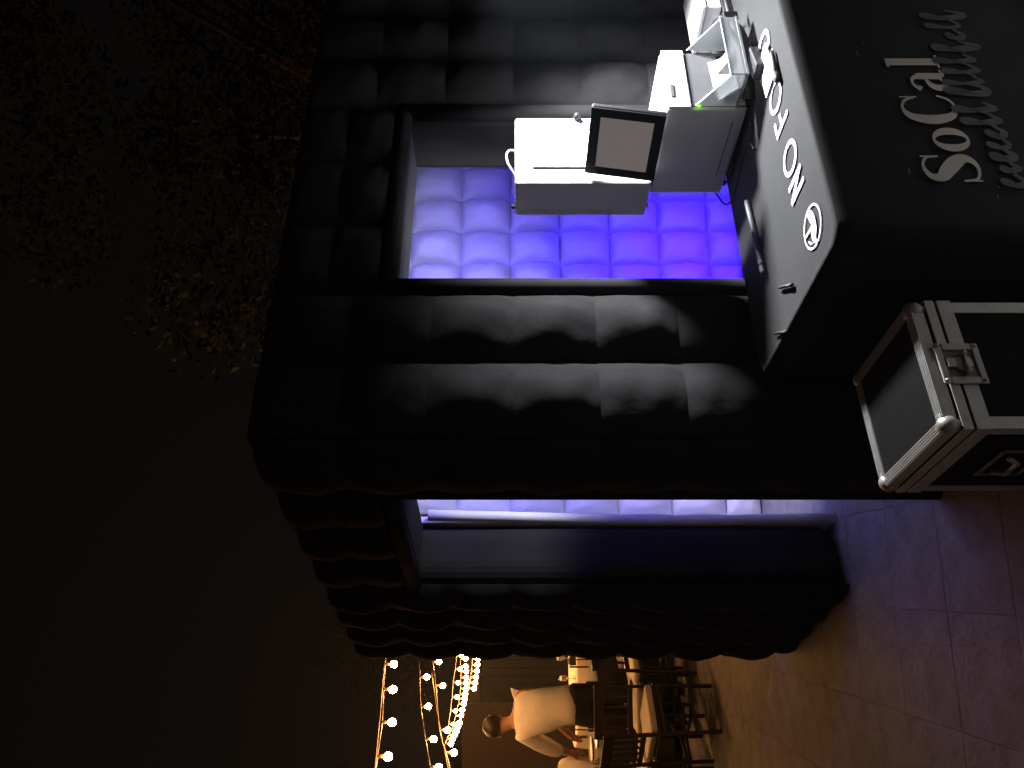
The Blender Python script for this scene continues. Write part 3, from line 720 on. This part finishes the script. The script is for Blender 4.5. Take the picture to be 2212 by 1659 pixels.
round_table(-3.45, 7.85, .72, 'navy_cloth', 'round table under the dark cloth by the standing person', 'dark table cloth hanging to the floor by the standing person')
round_table(-3.95, 10.6, .8, 'cream_cloth', 'round table under the cream cloth far behind', 'cream table cloth on the far table with glasses')
ORD = ['leftmost', 'second from the left', 'third from the left', 'fourth from the left', 'rightmost']
def glassware(x, y, z, kind, label):
    if kind == 'wine':
        o = MB().lathe([(.032, 0), (.030, .004), (.005, .008), (.004, .085), (.02, .10), (.036, .135), (.034, .175), (.030, .20)], 14).build('wine_glass', 'glass', None, True, loc=(x, y, z))
        tag(o, label, 'glass', 'glasses on the dining tables')
    else:
        e = empty('candle_jar', (x, y, z), 0, label, 'candle', 'candles on the dining tables')
        MB().lathe([(.032, 0), (.036, .004), (.036, .08), (.033, .081), (.033, .012), (.001, .010)], 14).build('jar', 'glass', e, True)
        MB().lathe([(.028, .012), (.028, .045), (.004, .046)], 12).build('wax', 'cushion', e, True)
        MB().ball((0, 0, .062), .009, 8, 6, (1, 1, 1.8)).build('flame', 'candle', e, True)
tops = 0.745
rg = random.Random(5)
words = ['left', 'right']
gl = [(-4.15, 10.2), (-3.95, 10.05), (-3.75, 10.15), (-3.6, 10.35), (-4.3, 10.45), (-3.42, 10.7), (-4.0, 10.5), (-3.7, 10.75)]
def lay_table(spots, wine_name, candle_name, every):
    wines = sorted([p for k, p in enumerate(spots) if k % every]); cands = sorted([p for k, p in enumerate(spots) if k % every == 0])
    for q, (x, y) in enumerate(wines): glassware(x, y, tops, 'wine', wine_name + ', ' + (ORD[q] if q < len(wines) - 1 else 'rightmost') + ' of its glasses')
    for q, (x, y) in enumerate(cands): glassware(x, y, tops, 'candle', candle_name + ', ' + (ORD[q] if q < len(cands) - 1 else 'rightmost') + ' of its candles')
lay_table(gl, 'tall wine glass on the far cream table', 'small candle jar on the far cream table', 3)
lay_table([(-3.75, 7.45), (-3.62, 7.6), (-3.9, 7.75), (-3.5, 7.4), (-3.95, 7.5)], 'wine glass on the near dark table', 'small candle jar on the near dark table', 2)
for (x, y, wh) in ((-3.3, 7.5, 'nearest the standing person'), (-3.65, 7.95, 'at its far left'), (-3.1, 7.8, 'at its right edge')):
    o = MB().lathe([(.06, 0), (.11, .006), (.125, .016), (.115, .013), (.06, .006), (.001, .005)], 24).build('plate', 'plate', None, True, loc=(x, y, tops)); tag(o, 'round white plate on the near dark table, ' + wh, 'plate', 'plates on the near dark table')

# ---------------------------------------------------------------- people
def skinned(name, pts, edges, m, parent, root=0, sub=2):
    keys = list(pts); me = bpy.data.meshes.new(name)
    me.from_pydata([pts[k][:3] for k in keys], [(keys.index(a), keys.index(b)) for a, b in edges], [])
    o = bpy.data.objects.new(name, me); COL.objects.link(o); o.parent = parent
    o.modifiers.new('skin', 'SKIN')
    for i, k in enumerate(keys):
        r = pts[k][3]; sv = me.skin_vertices[0].data[i]
        sv.radius = r if isinstance(r, tuple) else (r, r); sv.use_root = (i == root)
    s = o.modifiers.new('subsurf', 'SUBSURF'); s.levels = sub; s.render_levels = sub
    me.materials.append(M[m]); o.modifiers['skin'].use_smooth_shade = True
    return o
def chain(*k): return list(zip(k[:-1], k[1:]))
def hand(pre, base, d, side, pts, edges, frm):
    d = Vector(d).normalized(); s = Vector(side).normalized(); b = Vector(base); n = d.cross(s)
    pts[pre+'p'] = (*(b + d*.06), .032)
    edges.append((frm, pre+'p'))
    for i, (o, L) in enumerate(((-.028, .075), (-.009, .085), (.010, .08), (.028, .062))):
        k0, k1, k2 = pre+f'f{i}a', pre+f'f{i}b', pre+f'f{i}c'
        pts[k0] = (*(b + d*.095 + s*o), .010); pts[k1] = (*(b + d*(.095 + L*.55) + s*o*1.1 + n*.008), .009); pts[k2] = (*(b + d*(.095 + L) + s*o*1.1 + n*.026), .008)
        edges += [(pre+'p', k0), (k0, k1), (k1, k2)]
    pts[pre+'ta'] = (*(b + d*.065 - s*.045), .011); pts[pre+'tb'] = (*(b + d*.10 - s*.06 + n*.012), .009)
    edges += [(pre+'p', pre+'ta'), (pre+'ta', pre+'tb')]

# standing person, seen from behind, bending to the left over the table
pe = empty('person', (-2.90, 7.15, 0), R(18), 'person in a loose cream shirt and black trousers bending left over the dining table', 'person')
P = dict(pelvis=(.02, 0, .98, .13), waist=(.0, .03, 1.12, .125), chest=(-.06, .07, 1.34, .145), neckb=(-.12, .11, 1.52, .06), neck=(-.145, .14, 1.58, .052), head=(-.175, .18, 1.67, .085), crown=(-.185, .19, 1.76, .07),
         sl=(-.24, .06, 1.44, .065), el=(-.36, .20, 1.20, .046), wl=(-.42, .38, 1.02, .032),
         sr=(.09, .12, 1.46, .065), er=(-.06, .36, 1.24, .046), wr=(-.25, .46, 1.04, .032),
         hl=(-.08, 0, .92, .09), kl=(-.09, .03, .50, .06), al=(-.10, -.02, .09, .042), tl=(-.11, .13, .035, .035),
         hr=(.11, 0, .92, .09), kr=(.11, .01, .50, .06), ar=(.12, -.04, .09, .042), tor=(.13, .11, .035, .035))
ED = chain('pelvis', 'waist', 'chest', 'neckb', 'neck', 'head', 'crown') + chain('chest', 'sl', 'el', 'wl') + chain('chest', 'sr', 'er', 'wr') + chain('pelvis', 'hl', 'kl', 'al', 'tl') + chain('pelvis', 'hr', 'kr', 'ar', 'tor')
hand('L', P['wl'][:3], (-.15, .5, -.75), (1, .2, 0), P, ED, 'wl'); hand('Q', P['wr'][:3], (-.5, .3, -.75), (.6, .8, 0), P, ED, 'wr')
skinned('body', P, ED, 'skin', pe)
q = lambda k, g=.022: (*P[k][:3], P[k][3] + g)
SH = dict(hem=(.025, -.005, .95, (.185, .165)), pelvis=(.02, 0, 1.04, (.19, .165)), waist=(0, .03, 1.16, (.185, .165)), chest=(-.06, .07, 1.36, (.185, .16)), neckb=(-.115, .105, 1.50, .085), sl=q('sl', .03), el=q('el', .03), ml=(-.40, .31, 1.10, .055), sr=q('sr', .03), er=q('er', .03), mr=(-.17, .42, 1.13, .055))
skinned('shirt', SH, chain('hem', 'pelvis', 'waist', 'chest', 'neckb') + chain('chest', 'sl', 'el', 'ml') + chain('chest', 'sr', 'er', 'mr'), 'shirt', pe)
TRS = dict(top=(.01, .01, 1.06, (.16, .145)), pelvis=(.02, 0, .98, (.165, .15)), hl=q('hl', .02), kl=q('kl', .025), al=(-.10, -.02, .10, .065), hr=q('hr', .02), kr=q('kr', .025), ar=(.12, -.04, .10, .065))
skinned('trousers', TRS, chain('top', 'pelvis', 'hl', 'kl', 'al') + chain('pelvis', 'hr', 'kr', 'ar'), 'trousers', pe)
hb = MB(); hb.ball((-.176, .17, 1.725), .104, 16, 12, (.95, 1.02, .9)); hb.build('hair', 'hair', pe, True)
for k, xx in (('shoe', -.105), ('shoe', .125)):
    MB().ball((xx, .05, .04), .055, 12, 8, (.8, 2.2, .75)).build(k, 'dark_plastic', pe, True)
fc_ = MB(); fc_.ball((-.19, .272, 1.675), .016, 8, 6).build('nose', 'skin', pe, True)
for sx in (-1, 1): MB().ball((-.178 + sx*.085, .18, 1.675), .024, 8, 6, (.4, .8, 1.2)).build('ear', 'skin', pe, True)

# seated person at the left edge
p2 = empty('person', (-3.62, 7.25, 0), R(40), 'seated dark-haired person in a pale top leaning over the dining table at the left edge', 'person')
Q = dict(pelvis=(0, 0, .56, .13), waist=(0, .03, .70, .12), chest=(0, .10, .95, .135), neckb=(0, .15, 1.10, .06), neck=(0, .17, 1.15, .05), head=(0, .20, 1.24, .082), crown=(0, .20, 1.31, .07),
         sl=(-.17, .10, 1.04, .06), el=(-.24, .24, .84, .045), wl=(-.12, .42, .80, .032), sr=(.17, .10, 1.04, .06), er=(.25, .26, .84, .045), wr=(.14, .44, .80, .032),
         hl=(-.1, .04, .55, .09), kl=(-.12, .44, .52, .06), al=(-.12, .42, .09, .04), tl=(-.12, .55, .035, .035), hr=(.1, .04, .55, .09), kr=(.12, .44, .52, .06), ar=(.12, .40, .09, .04), tor=(.12, .54, .035, .035))
E2 = list(ED[:6]) + chain('chest', 'sl', 'el', 'wl') + chain('chest', 'sr', 'er', 'wr') + chain('pelvis', 'hl', 'kl', 'al', 'tl') + chain('pelvis', 'hr', 'kr', 'ar', 'tor')
hand('L', Q['wl'][:3], (.2, .9, -.05), (1, -.2, 0), Q, E2, 'wl'); hand('Q', Q['wr'][:3], (-.2, .9, -.05), (1, .2, 0), Q, E2, 'wr')
skinned('body', Q, E2, 'skin', p2)
q2 = lambda k, g=.022: (*Q[k][:3], Q[k][3] + g)
skinned('top', dict(pelvis=(0, 0, .6, .165), waist=q2('waist', .035), chest=q2('chest', .03), neckb=q2('neckb', .015), sl=q2('sl', .025), el=q2('el', .025), sr=q2('sr', .025), er=q2('er', .025)), chain('pelvis', 'waist', 'chest', 'neckb') + chain('chest', 'sl', 'el') + chain('chest', 'sr', 'er'), 'shirt', p2)
skinned('trousers', dict(pelvis=(0, 0, .54, .15), hl=q2('hl', .02), kl=q2('kl', .022), al=(-.12, .42, .12, .06), hr=q2('hr', .02), kr=q2('kr', .022), ar=(.12, .40, .12, .06)), chain('pelvis', 'hl', 'kl', 'al') + chain('pelvis', 'hr', 'kr', 'ar'), 'trousers', p2)
MB().ball((0, .185, 1.285), .102, 16, 12, (.95, 1.05, .95)).build('hair', 'hair', p2, True)
st = empty('garden_stool', (-3.62, 7.25, 0), R(40), 'low dark stool under the seated person', 'stool')
MB().lathe([(.18, .40), (.185, .41), (.185, .425), (.17, .432)], 20).build('seat', 'wood', st, True)
for k in range(4):
    a = R(45 + 90*k); MB().tube([(.12*math.cos(a), .12*math.sin(a), .40), (.17*math.cos(a), .17*math.sin(a), 0)], .014, 8).build('leg', 'wood', st)

# ================================================================= BACKGROUND WALL AND TREES
gw = MB().box(-14.5, -6.0, 15.0, 15.3, -.05, 2.5).box(-4.75, 1.5, 15.0, 15.3, -.05, 2.5).box(-5.999, -4.751, 15.02, 15.28, 2.15, 2.495).build('garden_wall', 'stucco', None, bevel=.02); tag(gw, 'brown stucco garden wall far behind the dining tables', 'wall')
gt = empty('garden_gate', (-5.375, 15.1, 0), 0, 'dark plank gate in the brown wall beyond the string lights', 'gate')
for k in range(8): MB().box(-.62 + k*.155, -.473 + k*.155, -.02, .02, .04, 2.12).build('plank', 'gate_paint', gt, bevel=.004)
for z in (.3, 1.7): MB().box(-.61, .61, .0215, .05, z, z + .1).build('gate_rail', 'gate_paint', gt)

def crown(name, clumps, n, size, m, parent, seed):
    rnd = random.Random(seed); vs = []; fs = []
    for _ in range(n):
        c, r = rnd.choice(clumps)
        d = Vector((rnd.gauss(0, 1), rnd.gauss(0, 1), rnd.gauss(0, 1))).normalized() * (r * rnd.uniform(.25, 1.0) ** .6)
        p = Vector(c) + Vector((d.x, d.y, d.z * .8))
        u = Vector((rnd.gauss(0, 1), rnd.gauss(0, 1), rnd.gauss(0, .6))).normalized(); v = u.orthogonal().normalized()
        v.rotate(Matrix.Rotation(rnd.uniform(0, 6.28), 3, u)); s = size * rnd.uniform(.6, 1.4); o = len(vs)
        vs += [tuple(p - u*s), tuple(p + v*s*.45), tuple(p + u*s), tuple(p - v*s*.45)]; fs.append((o, o+1, o+2, o+3))
    me = bpy.data.meshes.new(name); me.from_pydata(vs, [], fs); me.materials.append(M[m])
    o = bpy.data.objects.new(name, me); COL.objects.link(o); o.parent = parent; return o
def tree(loc, h, rad, clumps, n, leafs, m, label, seed):
    e = empty('tree', loc, 0, label, 'tree', 'trees round the patio'); rnd = random.Random(seed)
    tp = [(0, 0, 0), (.05, .03, h*.2), (-.04, .08, h*.4), (.06, .0, h*.6)]
    tk = MB().tube(tp, [.19, .15, .13, .10], 10)
    for (c, r) in clumps[:9]: tk.tube([tp[2 + (r > 1)], tuple(Vector(tp[3])*.4 + Vector(c)*.6), c], [.05, .025, .008], 6)
    tk.build('trunk', 'bark', e, True)
    crown('crown', clumps, n, leafs, m, e, seed); return e
cl1 = []
rnd = random.Random(11)
for _ in range(60):
    z = rnd.uniform(3.0, 8.6); cl1.append(((rnd.uniform(-1.6, 4.0) + (z - 5)*.28, rnd.uniform(-1.7, 1.0), z), rnd.uniform(.45, .95)))
tree((2.55, 8.2, 0), 6.2, 2.5, cl1, 34000, .04, 'leaf', 'tall leafy tree rising behind the black booth', 3)
for k, (x, y, h_, lb) in enumerate(((-7.2, 24, 7, 'dark tree beyond the string lights, right of the garden wall'), (-13.5, 24.0, 8, 'dark tree behind the brown garden wall'), (-3.2, 23, 7, 'dark tree mostly hidden behind the booth'))):
    rr = random.Random(40 + k); cc = [((rr.uniform(-2.2, 2.2), rr.uniform(-1, 1), rr.uniform(.4 if k != 1 else 2, h_)), rr.uniform(.6, 1.1)) for _ in range(20)]
    tree((x, y, -.03), h_, 2, cc, 9000, .06, 'hedge', lb, 60 + k)

# ================================================================= THIN VOLUME ADDED FOR LAMP GLARE AND LIFTED BLACKS
hz = bpy.data.materials.new('glare_haze_volume'); hz.use_nodes = True; hn = hz.node_tree; hn.nodes.clear()
pv = hn.nodes.new('ShaderNodeVolumePrincipled'); pv.inputs['Color'].default_value = (.75, .85, 1, 1); pv.inputs['Density'].default_value = .0009; pv.inputs['Anisotropy'].default_value = .35
ho = hn.nodes.new('ShaderNodeOutputMaterial'); hn.links.new(pv.outputs[0], ho.inputs['Volume'])
tag(MB().box(-46, 46, -21, 61, -1.05, 11).build('glare_haze', hz), kind='stuff')
